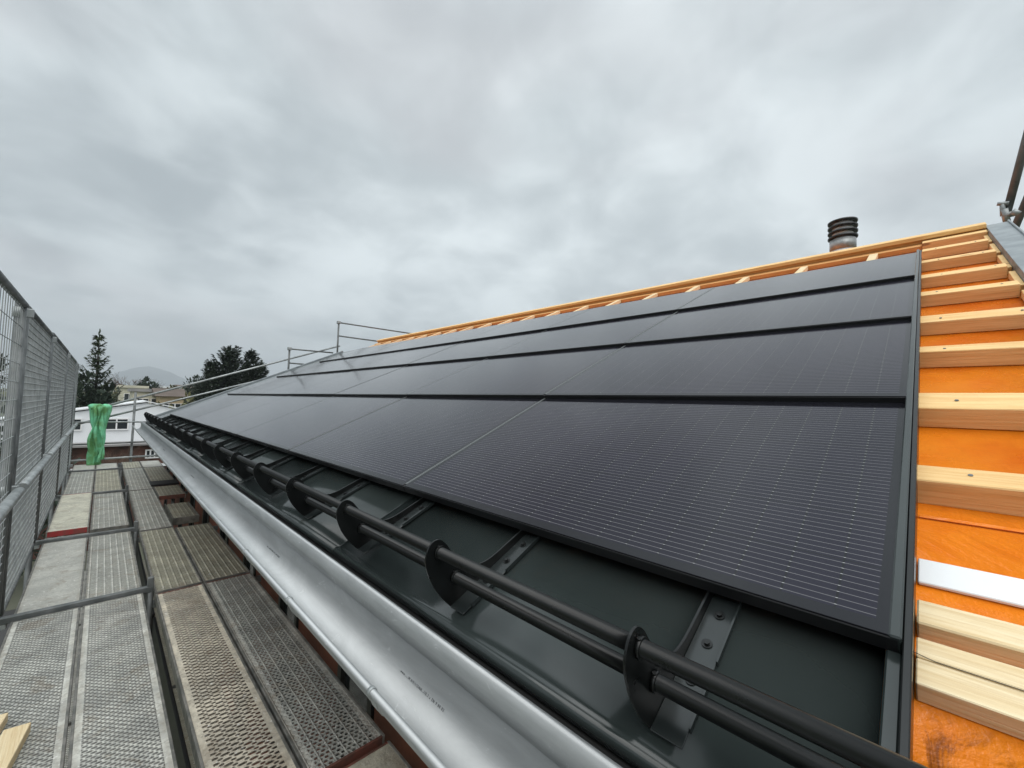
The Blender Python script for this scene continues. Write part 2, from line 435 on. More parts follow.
# ------------------------------------------------------------------ the house whose roof is being covered
Y0, Y1 = -.40, 12.15            # verge (near, far)
RIDGE = 6.12
house = empty('house', (1.3, 6, GZ), 'house with orange membrane roof, timber battens and solar tiles under construction', 'house')
ridge_pt = RP(RIDGE, 0, -.08)
WX = 1.22
m = MB(); m.box(WX, WX + .3, Y0 + .1, Y1 - .1, GZ, -.95); m.build('wall', 'render_grey', house)
bx = 2 * ridge_pt.x - WX
MB().box(bx - .3, bx, Y0 + .1, Y1 - .1, GZ, -.95).build('wall', 'render_grey', house)
for yy in (Y0 + .1, Y1 - .4):
    g = MB(); xs = [WX + .3, bx - .3]
    pts = [Vector((xs[0], yy, GZ)), Vector((xs[1], yy, GZ)), Vector((xs[1], yy, -.95)), Vector((ridge_pt.x, yy, ridge_pt.z - .35)), Vector((xs[0], yy, -.95))]
    g.poly_extrude(pts, Vector((0, .3, 0))); g.build('gable_wall', 'render_grey', house)
# panels between windows on the eave wall
yy = .2; k = 0
while yy < Y1 - .6:
    MB().box(WX - .05, WX - .004, yy, yy + .75, -3.4, -.97, BEV).build('wall_panel', 'brick_panel', house)
    fr = MB(); a, b_ = yy + .77, yy + 1.23
    for (p, q, r, s_) in ((a, a + .05, -3.4, -.97), (b_ - .05, b_, -3.4, -.97), (a + .05, b_ - .05, -1.05, -.97), (a + .05, b_ - .05, -2.3, -2.22), (a + .05, b_ - .05, -3.4, -3.32)):
        fr.box(WX - .06, WX - .004, p, q, r, s_)
    wf = fr.build('window', 'dark_frame', house)
    MB().box(WX - .03, WX - .02, a + .05, b_ - .05, -3.31, -1.06).build('pane', 'window_glass', wf)
    yy += 1.25
# soffit and roof body
sf = MB()
pts = [RP(.42, Y0, -.10), RP(.42, Y0, -.20), Vector((WX + .05, Y0, -1.0)), Vector((WX + .05, Y0, RP((WX + .05) / SV.x, 0, -.1).z - .02))]
MB().box(.78, WX, Y0, Y1, -1.0, -.97).build('soffit', 'soffit', house)
MB().box(.745, .775, Y0, Y1, -1.0, -.70).build('fascia_board', 'timber_orange', house)
mm = MB(); mm.sheet([RP(s_, Y0 - .02, e_) for s_, e_ in ((.44, -.045), (1.10, -.045), (1.2, -.052), (1.42, -.08), (RIDGE, -.08))], YV * (Y1 - Y0), .05)
mm.build('roof_membrane', 'membrane', house)
# opposite slope
SV2 = Vector((math.cos(A), 0, -math.sin(A))); NV2 = Vector((math.sin(A), 0, math.cos(A)))
MB().frame_box(ridge_pt + NV2 * -.06 + SV2 * .05, SV2 * 6, YV * (Y1 - Y0), NV2 * .06).build('roof_membrane', 'membrane', house).name = 'roof_membrane_rear'
# battens: back edge, front edge, height
B = [(5.44, 5.33), (4.86, 4.76), (4.25, 4.14), (3.70, 3.60), (3.12, 2.99), (2.57, 2.49), (2.02, 1.88), (1.475, 1.39)]
for i, (bk, fr_) in enumerate(B):
    b0 = MB().rbox(fr_, bk, Y0 + .03, (Y1 - .35 if bk < 5 else .026), -.078, -random.uniform(0, .004), .003).build('batten', 'timber', house)
    for sy in (-.07, -.30):
        sc = RP((bk + fr_) / 2 + random.uniform(-.02, .02), sy + random.uniform(-.03, .03), -.002)
        MB().tube([sc, sc + NV * .0035], .005, 10).build('screw', 'galvanised_dull', b0)
# bottom battens: two planks side by side, one lower counter batten
MB().rbox(.868, .932, Y0 + .0, .024, -.043, -.002, .003).build('batten', 'timber_pale', house)
MB().rbox(.785, .83, Y0 + .0, .024, -.043, .0, .002).build('batten', 'timber_pale', house)
MB().rbox(.728, .783, Y0 + .0, .024, -.043, -.001, .002).build('batten', 'timber_pale', house)
MB().rbox(1.02, 1.10, Y0 + .0, .024, -.043, -.034, .002).build('metal_strip', 'white_strip', house)
# ridge timbers
MB().rbox(5.965, 6.10, Y0 + .0, Y1 - .5, .012, .052, .004).build('ridge_board', 'timber', house)
MB().rbox(5.985, 6.09, Y0 + .0, Y1 - .5, -.078, .0115, .004).build('ridge_board', 'timber_orange', house)
MB().rbox(5.84, 5.955, Y0 + .0, .026, -.078, .0, .004).build('batten', 'timber', house)
MB().rbox(5.86, 5.98, .028, Y1 - .5, -.078, -.028, .004).build('batten', 'timber_orange', house)
# counter battens up the slope, seen as pale ends between the modules and the ridge
yc = .354
while yc < Y1 - .4:
    MB().rbox(5.10, 5.855, yc, yc + .07, -.07, -.022, .003).build('counter_batten', 'timber_pale', house)
    yc += .604
# near verge: trimmer boards between battens and the galvanised verge flashing
for (s0, s1) in [(4.87, 5.32), (4.26, 4.75), (3.71, 4.13), (3.13, 3.59), (5.45, 5.83)]:
    MB().rbox(s0, s1, Y0 + .0, Y0 + .028, -.078, -.034, .002).build('trimmer', 'timber', house)
MB().rbox(.5, 6.13, Y0 - .15, Y0 - .002, -.10, .014, .002).build('verge_flashing', 'verge_metal', house)
MB().rbox(.5, 6.13, Y0 - .15, Y0 - .138, .0145, .030, .002).build('verge_lip', 'verge_metal', house)
# dark sheets at the eave and the sides
EW = 1.68
for k in range(8):
    ya = .02 + EW * k + (.045 if k == 0 else 0); yb_ = min(.02 + EW * (k + 1), 12.1) - .004
    if ya > 12: break
    sh = MB()
    prof = [RP(.84, ya, -.006), RP(.405, ya, -.006), RP(.385, ya, .004), RP(.372, ya, -.002), RP(.366, ya, -.022)]
    sh.sheet(prof[::-1], YV * (yb_ - ya), .0015)
    sh.build('eave_sheet', 'dark_metal', house)
    if k: MB().rbox(.40, .78, ya - .004, ya + .0005, -.006, -.003).build('sheet_seam', 'strap_metal', house)
for (s_, e_) in ((1.30, -.0615), (2.72, -.0798), (4.45, -.0798)):
    MB().rbox(s_, s_ + .012, Y0 + .03, .024, e_, e_ + .0022, .0005).build('membrane_lap', 'membrane', house)
MB().rbox(.36, .752, .040, .062, -.02, .030, .003).build('side_trim', 'dark_metal', house)
MB().rbox(.752, 5.075, .040, .058, -.02, .0625, .003).build('side_trim', 'dark_metal', house)
MB().rbox(.36, 5.07, .027, .0395, -.07, .054, .002).build('side_trim', 'black_coat', house)
# far verge sheet, lighter, without steps
MB().rbox(.45, 5.07, 11.15, 12.15, -.02, .03, .004).build('verge_sheet', 'dark_metal', house)
MB().rbox(.40, 5.10, 12.152, 12.20, -.05, .06, .004).build('verge_trim', 'verge_metal', house)

# ------------------------------------------------------------------ solar modules
S0, DS = .755, 1.08
def make_module(wd):
    # local frame: x up the slope, y along the eave, z normal; bottom front edge at origin
    root = empty('solar_panel', RP(S0, .045, 0), 'x', 'solar panel', 'roof integrated solar panels', RROT)
    e0, e1 = .059, .036
    tilt = math.atan((e0 - e1) / (DS + .03))
    X = Vector((math.cos(tilt), 0, -math.sin(tilt))); Z = Vector((math.sin(tilt), 0, math.cos(tilt))); Yv = Vector((0, 1, 0))
    O = Vector((0, 0, e0 + .001))
    L = DS + .02
    g = MB(); g.frame_box(O + Z * -.006 + Yv * .006, X * L, Yv * (wd - .012), Z * .006, .0008)
    bmt = [(g, 'glass', 'solar_glass')]
    f = MB()
    f.frame_box(O + Z * -.030 + X * .014, X * (L - .014), Yv * .0055, Z * .0305)
    bmt.append((f, 'side_frame', 'joint_metal'))
    f = MB(); f.frame_box(O + Z * -.030 + X * .014 + Yv * (wd - .0055), X * (L - .014), Yv * .0055, Z * .0305)
    bmt.append((f, 'side_frame', 'joint_metal'))
    q = MB(); q.frame_box(O + Z * -.034 + X * -.003 , X * .016, Yv * wd, Z * .0305, .001)
    q.frame_box(O + Z * -.032 + X * .030, X * .02, Yv * wd, Z * .024, 0)
    bmt.append((q, 'bottom_edge', 'black_trim'))
    MW = PM[root.name]
    for bm_, nm, mt in bmt:
        me = bpy.data.meshes.new(nm); bmesh.ops.recalc_face_normals(bm_.b, faces=bm_.b.faces); bm_.b.to_mesh(me); bm_.b.free()
        me.materials.append(MATS[mt]); o = bpy.data.objects.new(nm, me); col.objects.link(o); o.parent = root
    return root
ordn = ['first', 'second', 'third', 'fourth', 'fifth', 'sixth', 'seventh']
rown = ['bottom row above the snow guard', 'second row up', 'third row up', 'top row under the ridge']
full = make_module(EW - .004); part_ = make_module(1.03)
u1 = u2 = False
for r in range(4):
    for k in range(7):
        M = Matrix.Translation(RP(S0 + DS * r, .045 + EW * k, .0015 * random.uniform(-1, 1))) @ RROT.to_4x4()
        lab = '%s black solar panel from the right edge, %s' % (ordn[k], rown[r])
        if k == 6: lab = 'narrower black solar panel at the far end, ' + rown[r]
        if k < 6:
            if not u1: full.matrix_basis = M; full['label'] = lab; u1 = True
            else: copy_tree(full, M, lab)
        else:
            if not u2: part_.matrix_basis = M; part_['label'] = lab; u2 = True
            else: copy_tree(part_, M, lab)

# ------------------------------------------------------------------ snow guard
sg = empty('snow_guard', RP(.45, 6, 0), 'black two pipe snow guard on hooked plate brackets along the eave', 'snow guard')
PC1 = (.452, .168); PC2 = (.470, .068)
def bracket(y):
    pl_ = [(.425, .001), (.408, .05), (.398, .11), (.402, .165), (.418, .192), (.440, .206), (.462, .203), (.478, .180), (.486, .150), (.500, .110), (.525, .070), (.560, .043), (.610, .030), (.70, .027), (.775, .025), (.775, .001)]
    q_ = pl_[:-1]; sm = []
    for i in range(len(q_) - 1):
        p0, p1, p2_, p3 = q_[max(i - 1, 0)], q_[i], q_[i + 1], q_[min(i + 2, len(q_) - 1)]
        for k in range(4):
            u = k / 4
            sm.append(tuple(.5 * (2 * p1[j] + (p2_[j] - p0[j]) * u + (2 * p0[j] - 5 * p1[j] + 4 * p2_[j] - p3[j]) * u * u + (3 * p1[j] - p0[j] - 3 * p2_[j] + p3[j]) * u ** 3) for j in (0, 1)))
    sm += [q_[-1], pl_[-1]]
    p = MB(); p.poly_extrude([RP(a, y, b_) for a, b_ in sm], YV * -.005)
    br = p.build('bracket', 'black_coat', sg)
    f = MB(); f.rbox(.423, .765, y - .064, y - .0052, .000, .004, .001)
    f.rbox(.60, .765, y - .068, y - .0642, .000, .012); f.rbox(.455, .56, y - .068, y - .0642, .000, .012)
    f.build('foot_plate', 'strap_metal', br)
    for s_ in (.715, .635, .545):
        b_ = MB(); c = RP(s_, y - .035, .0045)
        b_.tube([c, c + NV * .002], .011, 14); b_.tube([c + NV * .002, c + NV * .007], .006, 6)
        b_.build('bolt', 'black_coat', br)
    for (a, e) in (PC1, PC2):
        b_ = MB(); c = RP(a, y, e); b_.tube([c + YV * .001, c + YV * .008], .019, 14); b_.tube([c + YV * -.014, c + YV * -.0055], .0195, 14)
        b_.tube([c + YV * -.010 + NV * .0185, c + YV * -.010 + NV * .023], .004, 6)
        b_.build('pipe_collar', 'black_coat', br)
yb_ = .371
while yb_ < 12:
    bracket(yb_); yb_ += .605
for (a, e) in (PC1, PC2):
    MB().tube([RP(a, -.25, e), RP(a, 12.0, e)], .0155, 20).build('pipe', 'black_coat', sg)

o = MB().tube([RP(.765, .045, .033), RP(.782, .0, .0022), RP(.779, -.42, .0020)], .0007, 6).build('chalk_string', 'dark_frame'); tag(o, 'thin dark string stretched across the pale boards from the panel corner', 'string')
# ------------------------------------------------------------------ gutter
MB().box(.6575, .80, -.55, 12.2, -.640, -.634).build('eave_strip', 'dark_frame', house)  # black strip stands for the shade in the gap between flashing and eave sheet
gt = empty('rain_gutter', (.6, 6, -.8), 'shiny zinc rain gutter running along the eave', 'gutter')
BC = Vector((.500, 0, -.700))     # outer bead centre
YA, YB = -.6, 12.4
prof = []
cx_, cz_, rr_ = .572, -.705, .068
for i in range(0, 19):
    a = math.pi + math.pi * .93 * i / 18
    prof.append(Vector((cx_ + rr_ * math.cos(a), YA, cz_ + rr_ * 1.02 * math.sin(a))))
prof.append(Vector((.641, YA, -.665)))
prof.append(Vector((.643, YA, -.640)))
MB().sheet(prof, YV * (YB - YA), .0012).build('trough', 'zinc', gt)
bd = MB(); bd.tube([Vector((BC.x, YA, BC.z)), Vector((BC.x, YB, BC.z))], .009, 14); bd.build('outer_bead', 'zinc', gt)
fl = MB()
fp = [Vector((.634, YA, -.662)), Vector((.6345, YA, -.640)), Vector((.638, YA, -.624)), Vector((.643, YA, -.609)), Vector((.648, YA, -.604)), Vector((.656, YA, -.604))]
fl.sheet(fp, YV * (YB - YA), .0012); fl.build('drip_flashing', 'zinc', gt)
yj = .95
while yj < 12:
    MB().tube([Vector((BC.x, yj, BC.z)), Vector((BC.x, yj + .012, BC.z))], .0115, 14).build('bead_clip', 'galvanised', gt)
    k_ = MB()
    pr = [Vector((cx_ + (rr_ + .004) * math.cos(math.pi + math.pi * .95 * i / 12), yj - .012, cz_ + (rr_ + .004) * 1.02 * math.sin(math.pi + math.pi * .95 * i / 12))) for i in range(13)]
    k_.sheet(pr[::-1], YV * .03, .003); k_.build('gutter_bracket', 'galvanised', gt)
    yj += .62
MATS['print'] = MATS['ink']

# ------------------------------------------------------------------ vent on the ridge
vb = aty(843, 262, .98)
vent = empty('vent_pipe', vb + Vector((0, 0, -.7)), 'round metal vent pipe with louvred dark cowl behind the ridge', 'vent')
rv = vb.length * 8.2 / 413
c0 = vb + Vector((0, 0, -.8))
def vtube(z0, z1, r0, r1, name, mt, n=28):
    MB().tube([c0 + Vector((0, 0, z0)), c0 + Vector((0, 0, z1))], [r0, r1], n).build(name, mt, vent)
VH = vb.length / 413 * 31
vtube(0, .8 + VH * .30, rv * .93, rv * .93, 'pipe', 'white_strip')
vtube(.8 + VH * .28, .8 + VH * .54, rv * .99, rv * .99, 'collar', 'galvanised')
vtube(.8 + VH * .54, .8 + VH * .97, rv * .80, rv * .80, 'cowl_core', 'white_strip')
for k in range(4):
    z = .8 + VH * (.57 + .128 * k)
    MB().tube([c0 + Vector((0, 0, z)), c0 + Vector((0, 0, z + VH * .015)), c0 + Vector((0, 0, z + VH * .050)), c0 + Vector((0, 0, z + VH * .058))], [rv * 1.08, rv * 1.12, rv * 1.12, rv * (.95 if k < 3 else .85)], 28).build('louvre', 'black_coat', vent)

# ------------------------------------------------------------------ scaffold
def make_plank(x0, x1, y0, y1, kind, label, z=DZ, rim='deck_rim', end='deck_rim', group='scaffold planks', tilt=0):
    cxm, cym = (x0 + x1) / 2, (y0 + y1) / 2
    O = Vector((cxm, cym, z))
    root = empty('scaffold_plank', O, label, 'scaffold plank', group)
    hw, hl = (x1 - x0) / 2 - .0055, (y1 - y0) / 2 - .006
    def L(a, b_, c, d, e, f): return MB().box(cxm + a, cxm + b_, cym + c, cym + d, z + e, z + f, .0015)
    t = MB().box(cxm - hw + .012, cxm + hw - .012, cym - hl + .012, cym + hl - .012, z - .006, z - .003)
    t.build('deck_surface', 'deck_' + kind, root, origin=O)
    for s_ in (-1, 1):
        a = hw if s_ > 0 else -hw + .012
        L(a - .012, a, -hl, hl, -.07, .0).build('side_rail', rim, root)
        b_ = hl if s_ > 0 else -hl + .012
        L(-hw + .012, hw - .012, b_ - .012, b_, -.06, -.0005).build('end_rail', end, root)
    return root
T = [-2.2, .3, 2.0, 4.53, 6.62, 9.32, 12.1, 13.3]
xA = (-.37, -.025, .325)
def P2(y0, y1, k1, k2, l1, l2, **kw):
    make_plank(xA[0], xA[1], y0, y1, k1, l1, **kw); make_plank(xA[1], xA[2], y0, y1, k2, l2)
P2(2.02, 4.50, 'scales', 'scales', 'paint spotted grey plank by the mesh fence with two timber offcuts on it', 'grey pressed metal plank in the middle, nearest, beside the offcut plank')
P2(4.56, 6.60, 'sheet', 'ribs', 'beige worn plank by the fence between the first and second crossbars', 'grey ribbed plank between the first and second crossbars')
P2(6.92, 9.30, 'sheet_pale', 'ribs', 'pale smooth plank with a red front edge by the fence', 'grey ribbed plank beside the pale red edged plank', end='red_paint', z=DZ + .035)
MB().box(xA[0], xA[1], 6.64, 6.91, DZ - .06, DZ - .03).build('filler_plank', 'deck_sheet')
bpy.data.objects['filler_plank']['label'] = 'short dark filler board before the red edged plank'; bpy.data.objects['filler_plank']['category'] = 'board'
P2(9.35, 12.08, 'ribs', 'ribs_brown', 'grey ribbed plank by the fence in the farthest full bay', 'dark brown topped plank in the farthest full bay left of the gap')
P2(12.13, 13.25, 'sheet', 'sheet', 'short pale end plank under the green netting', 'short pale end plank right of the green netting')
P2(-.6, 1.98, 'scales', 'scales', 'grey plank by the fence nearest below the viewer', 'grey plank in the middle nearest below the viewer')
xB = (.385, .705, 1.06)
def P1(c, y0, y1, k, l, **kw): make_plank(xB[c], xB[c + 1], y0, y1, k, l, **kw)
P1(0, 1.86, 4.40, 'slots_rusty', 'rusty long slotted plank, nearest, in the middle of the walkway', end='rust_red')
P1(1, 1.86, 4.40, 'holes', 'dark grey plank with round holes beside the gutter, red rusty near end', end='rust_red')
P1(0, 4.43, 6.50, 'ribs_brown', 'brown grey ribbed plank behind the rusty slotted plank')
P1(1, 4.43, 6.45, 'ribs_brown', 'brown grey ribbed plank beside the gutter before the open gap')
P1(0, 6.53, 9.3, 'ribs', 'long light ribbed plank left of the open gap')
P1(0, 9.33, 12.1, 'ribs', 'grey ribbed plank left of the black mat')
P1(0, 12.13, 13.3, 'ribs_brown', 'short dark topped plank at the walkway end, middle')
P1(1, 8.56, 9.50, 'ribs_brown', 'short plank with rusty red front edge beyond the gap', end='rust_red')
P1(1, 9.53, 12.1, 'ribs_brown', 'brown ribbed plank behind the black mat')
P1(1, 12.13, 13.3, 'sheet', 'short pale plank at the walkway end beside the gutter')
P1(0, -.7, 1.83, 'slots', 'slotted plank below the viewer in the middle')
P1(1, -.7, 1.83, 'sheet_pale', 'concrete splashed plank before the round holed plank, beside the gutter', end='rust_red')
# crossbars (transoms) with upright spigots
for i, (ty, lb) in enumerate([(4.53, 'nearest grey steel crossbar over the planks'), (6.62, 'second grey steel crossbar, in front of the red edged plank'), (9.32, 'third grey steel crossbar over the planks'), (12.1, 'farthest grey steel crossbar before the green netting')]):
    r = empty('scaffold_crossbar', (0, ty, DZ), lb, 'crossbar', 'scaffold crossbars')
    MB().box(-.42, .37, ty - .022, ty + .022, DZ - .015, DZ + .03, .004).build('bar', 'galvanised_dull', r)
    MB().box(.345, .385, ty - .02, ty + .02, DZ - .30, DZ + .10, .004).build('spigot', 'galvanised_dull', r)
    MB().box(.386, 1.25, ty - .022, ty + .022, DZ - .15, DZ - .10, .004).build('under_bar', 'galvanised_dull', r)
# standards on the outer side
for y in T[1:]:
    r = empty('scaffold_post', (-.45, y, GZ), {0.3: 'steel scaffold post beside the viewer', 2.0: 'steel scaffold post by the nearest planks', 4.53: 'grey steel scaffold post at the nearest crossbar', 6.62: 'grey steel scaffold post at the second crossbar', 9.32: 'grey steel scaffold post at the third crossbar', 12.1: 'grey steel scaffold post at the farthest crossbar', 13.3: 'corner scaffold post at the walkway end beside the netting'}[y], 'scaffold post', 'scaffold posts')
    MB().tube([(-.45, y, GZ + .1), (-.45, y, .63)], .024, 14).build('tube', 'galvanised_dull', r)
    MB().box(-.52, -.38, y - .07, y + .07, GZ, GZ + .1).build('base_plate', 'galvanised_dull', r)
    for z in (-.70, -1.62, .555):
        c = MB(); c.tube([(-.45, y, z - .035), (-.45, y, z + .035)], .034, 14); c.box(-.43, -.385, y - .018, y + .03, z - .03, z + .03, .003)
        c.build('coupler', 'galvanised', r)
# inner standards (short side, below deck) and lower deck
for y in T[1:]:
    r = MB().tube([(.365, y, GZ), (.365, y, DZ - .02)], .024, 12).build('scaffold_post', 'galvanised_dull')
    tag(r, {0.3: 'first', 2.0: 'second', 4.53: 'third', 6.62: 'fourth', 9.32: 'fifth', 12.1: 'sixth', 13.3: 'last'}[y] + ' inner scaffold post below the deck, counted from the viewer', 'scaffold post', 'inner scaffold posts')
for i, (ya, yb2) in enumerate([(-.6, 1.95), (2.0, 4.5), (4.55, 6.6), (6.65, 9.3), (9.35, 12.1)]):
    for j, (a, b_) in enumerate([(-.44, -.125), (-.12, .175), (.18, .46), (.465, .77), (.775, 1.12)]):
        make_plank(a, b_, ya, yb2, 'slots' if j % 2 else 'ribs_brown', '%s plank from the fence of the lower scaffold level, %s bay' % (['first', 'second', 'third', 'fourth', 'fifth'][j], ['nearest', 'second', 'third', 'fourth', 'farthest'][i]), z=DZ - 2.0, group='lower level planks')
for i, (ya, yb2) in enumerate([(.3, 4.5), (4.56, 9.28), (9.36, 13.2)]):
    o = MB().box(.392, .41, ya, yb2, DZ - .42, DZ - .22, .003).build('ledger_board', 'black_trim')  # black boards added below the deck so the plank gap looks dark
    tag(o, ['dark ledger board under the nearest bays, seen in the plank gap', 'dark ledger board under the middle bays, seen in the plank gap', 'dark ledger board under the farthest bays'][i], 'ledger', 'ledger boards below the deck')
# mesh guard panels
def guard(y0, y1, dyy, dzz, wr, label, top=.60, lean=0):
    r = empty('mesh_guard', (-.45, (y0 + y1) / 2, DZ), label, 'mesh guard', 'mesh guard panels along the scaffold edge')
    x = -.425
    fr = MB(); zt, zb = top, DZ + .02
    def s_(y): return 0
    fr.tube([(x, y0, zt), (x, y1, zt)], .021, 12)
    fr.tube([(x, y0 + .02, zb), (x, y1 - .02, zb)], .014, 10)
    fr.tube([(x, y0 + .03, zb), (x, y0 + .03, zt)], .015, 10); fr.tube([(x, y1 - .03, zb), (x, y1 - .03, zt)], .015, 10)
    fr.build('frame', 'galvanised_dull', r)
    wi = MB(); y = y0 + .04
    while y < y1 - .04:
        wi.tube([(x, y, zb), (x, y, zt)], wr, 4, False); y += dyy
    z = zb + .05
    dz2 = dzz
    while z < zt - .03:
        wi.tube([(x + wr, y0 + .03, z), (x + wr, y1 - .03, z)], wr, 4, False); z += (.06 if z < -.72 else dz2)
    wi.build('wire_mesh', 'mesh_wire', r)
    MB().tube([(x + .05, y0 + .03, -.695), (x + .05, y1 - .03, -.695)], .029, 12).build('mid_rail', 'galvanised', r)
guard(.35, 1.95, .05, .12, .0022, 'mesh guard panel next to the viewer')
guard(2.05, 4.48, .085, .125, .0028, 'nearest mesh guard panel, sky showing through its wide grid')
guard(4.58, 6.57, .045, .05, .0036, 'mesh guard panel between the first and second crossbars')
guard(6.67, 9.27, .05, .05, .004, 'mesh guard panel beside the pale red edged plank', .62)
guard(9.37, 12.05, .05, .05, .0045, 'farthest long mesh guard panel', .61)
guard(12.15, 13.25, .04, .06, .004, 'short last mesh guard panel before the netting', .60)

# end guard of the walkway and gable rails
def rail(name, p, q, r, mt, label, cat='guard rail', group=None):
    o = MB().tube([p, q], r, 10).build(name, mt); tag(o, label, cat, group); return o
Yg = 13.2
gr = 'tube rails at the end of the walkway'
rail('guard_rail', (-.45, Yg, -.66), (1.0, Yg, -.66), .018, 'galvanised', 'top level rail across the walkway end', group=gr)
rail('guard_rail', (-.45, Yg, -1.15), (1.1, Yg, -1.13), .018, 'galvanised_dull', 'middle level rail across the walkway end', group=gr)
rail('guard_rail', (-.45, Yg, -1.50), (1.1, Yg, -1.47), .022, 'galvanised', 'lowest level rail across the walkway end', group=gr)
gp = MB().tube([(.55, Yg + .05, GZ), (.55, Yg + .05, .04)], .024, 12).build('scaffold_post', 'galvanised_dull')
tag(gp, 'lone steel post at the walkway end in front of the white house', 'scaffold post')
g2 = 'sloping rails along the far gable'
rail('sloping_rail', (-.10, Yg + .1, -.36), (5.32, Yg + .1, 1.73), .026, 'galvanised', 'upper sloping tube rail rising along the far gable', group=g2)
rail('sloping_rail', (-.35, Yg + .1, -.70), (3.9, Yg + .1, .75), .024, 'galvanised', 'lower sloping tube rail rising along the far gable', group=g2)
def uguard(name, x0, x1, x1b, zb, z1, z2, label):
    r = empty(name, (x0, 13, zb), label, 'guard rail', 'stepped guard frames on the far gable')
    MB().tube([(x0, 13, zb - .6), (x0, 13, z1 + .03)], .026, 10).build('post', 'galvanised_dull', r)
    MB().tube([(x0, 13, z1), (x1, 13 , z1 + .02)], .022, 10).build('top_rail', 'galvanised_dull', r)
    MB().tube([(x0, 13, z2), (x1b, 13, z2)], .022, 10).build('mid_rail', 'galvanised_dull', r)
    MB().box(x0 - .05, x0 + .05, 12.95, 13.05, z1 - .04, z1 + .05, .01).build('coupler', 'galvanised', r)
uguard('gable_guard', 5.13, 7.9, 6.6, 1.5, 2.42, 2.0, 'taller stepped guard frame near the ridge end')
uguard('gable_guard', 3.76, 5.0, 4.2, .7, 1.43, 1.02, 'lower stepped guard frame beside the trees')

# tubes at the near ridge corner
def Q(px, py, dist): return ray(px, py) * dist
rc = empty('ridge_brace', Q(1010, 216, 7.2), 'dark leaning scaffold tube clamped at the ridge corner', 'scaffold tube')
a, b_ = Q(1006.5, 214, 7.2), Q(1024, 148, 7.2)
MB().tube([a, a + (b_ - a) * 2.2], .034, 14).build('tube', 'galvanised_dull', rc)
c = MB(); p, q = Q(997, 204, 7.15), Q(1009, 203, 7.15)
c.tube([p, q], .02, 10); p2 = Q(1003, 216, 7.15); c.tube([Q(1002.5, 204, 7.15), p2], .022, 10); c.tube([p2, Q(1016, 213, 7.15)], .03, 10); c.tube([Q(1012, 211, 7.1), Q(1019, 214, 7.1)], .03, 8)
c.tube([Q(1004, 209, 7.15), Q(1007, 222, 7.15)], .03, 10)
c.build('clamp', 'galvanised', rc)
a, b_ = Q(1013, 232, 7.4), Q(1024, 206, 7.4)
a = a + (a - b_) * .3
o = MB().tube([a, a + (b_ - a) * 3], .034, 14).build('ridge_tube', 'galvanised_dull'); tag(o, 'second leaning scaffold tube right of the clamped one', 'scaffold tube')

# things on the deck
def offcut(c, ang, ln, wd, th, z, label, tiltx=0):
    Rm = Matrix.Rotation(RAD(ang), 3, 'Z') @ Matrix.Rotation(RAD(tiltx), 3, 'X')
    ex, ey, ez = Rm @ Vector((wd, 0, 0)), Rm @ Vector((0, ln, 0)), Rm @ Vector((0, 0, th))
    o = MB().frame_box(Vector((c[0], c[1], z)) - ex / 2 - ey, ex, ey, ez, .002).build('timber_offcut', 'timber_pale')
    tag(o, label, 'wood offcut', 'timber offcuts on the near plank'); return o
offcut((-.275, 3.16), -8, .55, .075, .045, DZ + .002, 'left timber offcut lying against the fence side of the plank')
offcut((-.195, 3.0), -8, .50, .085, .045, DZ + .002, 'right timber offcut with square cut end on the spotted plank')
o = MB().box(.68, 1.07, 9.52, 9.95, DZ + .002, DZ + .03, .008).build('rubber_mat', 'black_rubber'); tag(o, 'black rubber mat folded on the plank by the gutter', 'mat')
st = empty('step_stool', (.90, 7.6, DZ - .3), 'small rounded metal step sitting in the open gap of the deck', 'step')
MB().box(.77, 1.03, 7.15, 8.15, DZ - .08, DZ - .05, .02).build('tread', 'deck_ribs_brown', st, origin=Vector((.9, 7.6, DZ - .06)))
MB().box(.755, 1.045, 7.13, 7.149, DZ - .14, DZ - .045, .006).build('front_edge', 'deck_rim', st)
MB().box(.755, .769, 7.15, 8.15, DZ - .14, DZ - .047, .003).build('side_edge', 'deck_rim', st)
MB().box(1.031, 1.045, 7.15, 8.15, DZ - .14, DZ - .047, .003).build('side_edge', 'deck_rim', st)

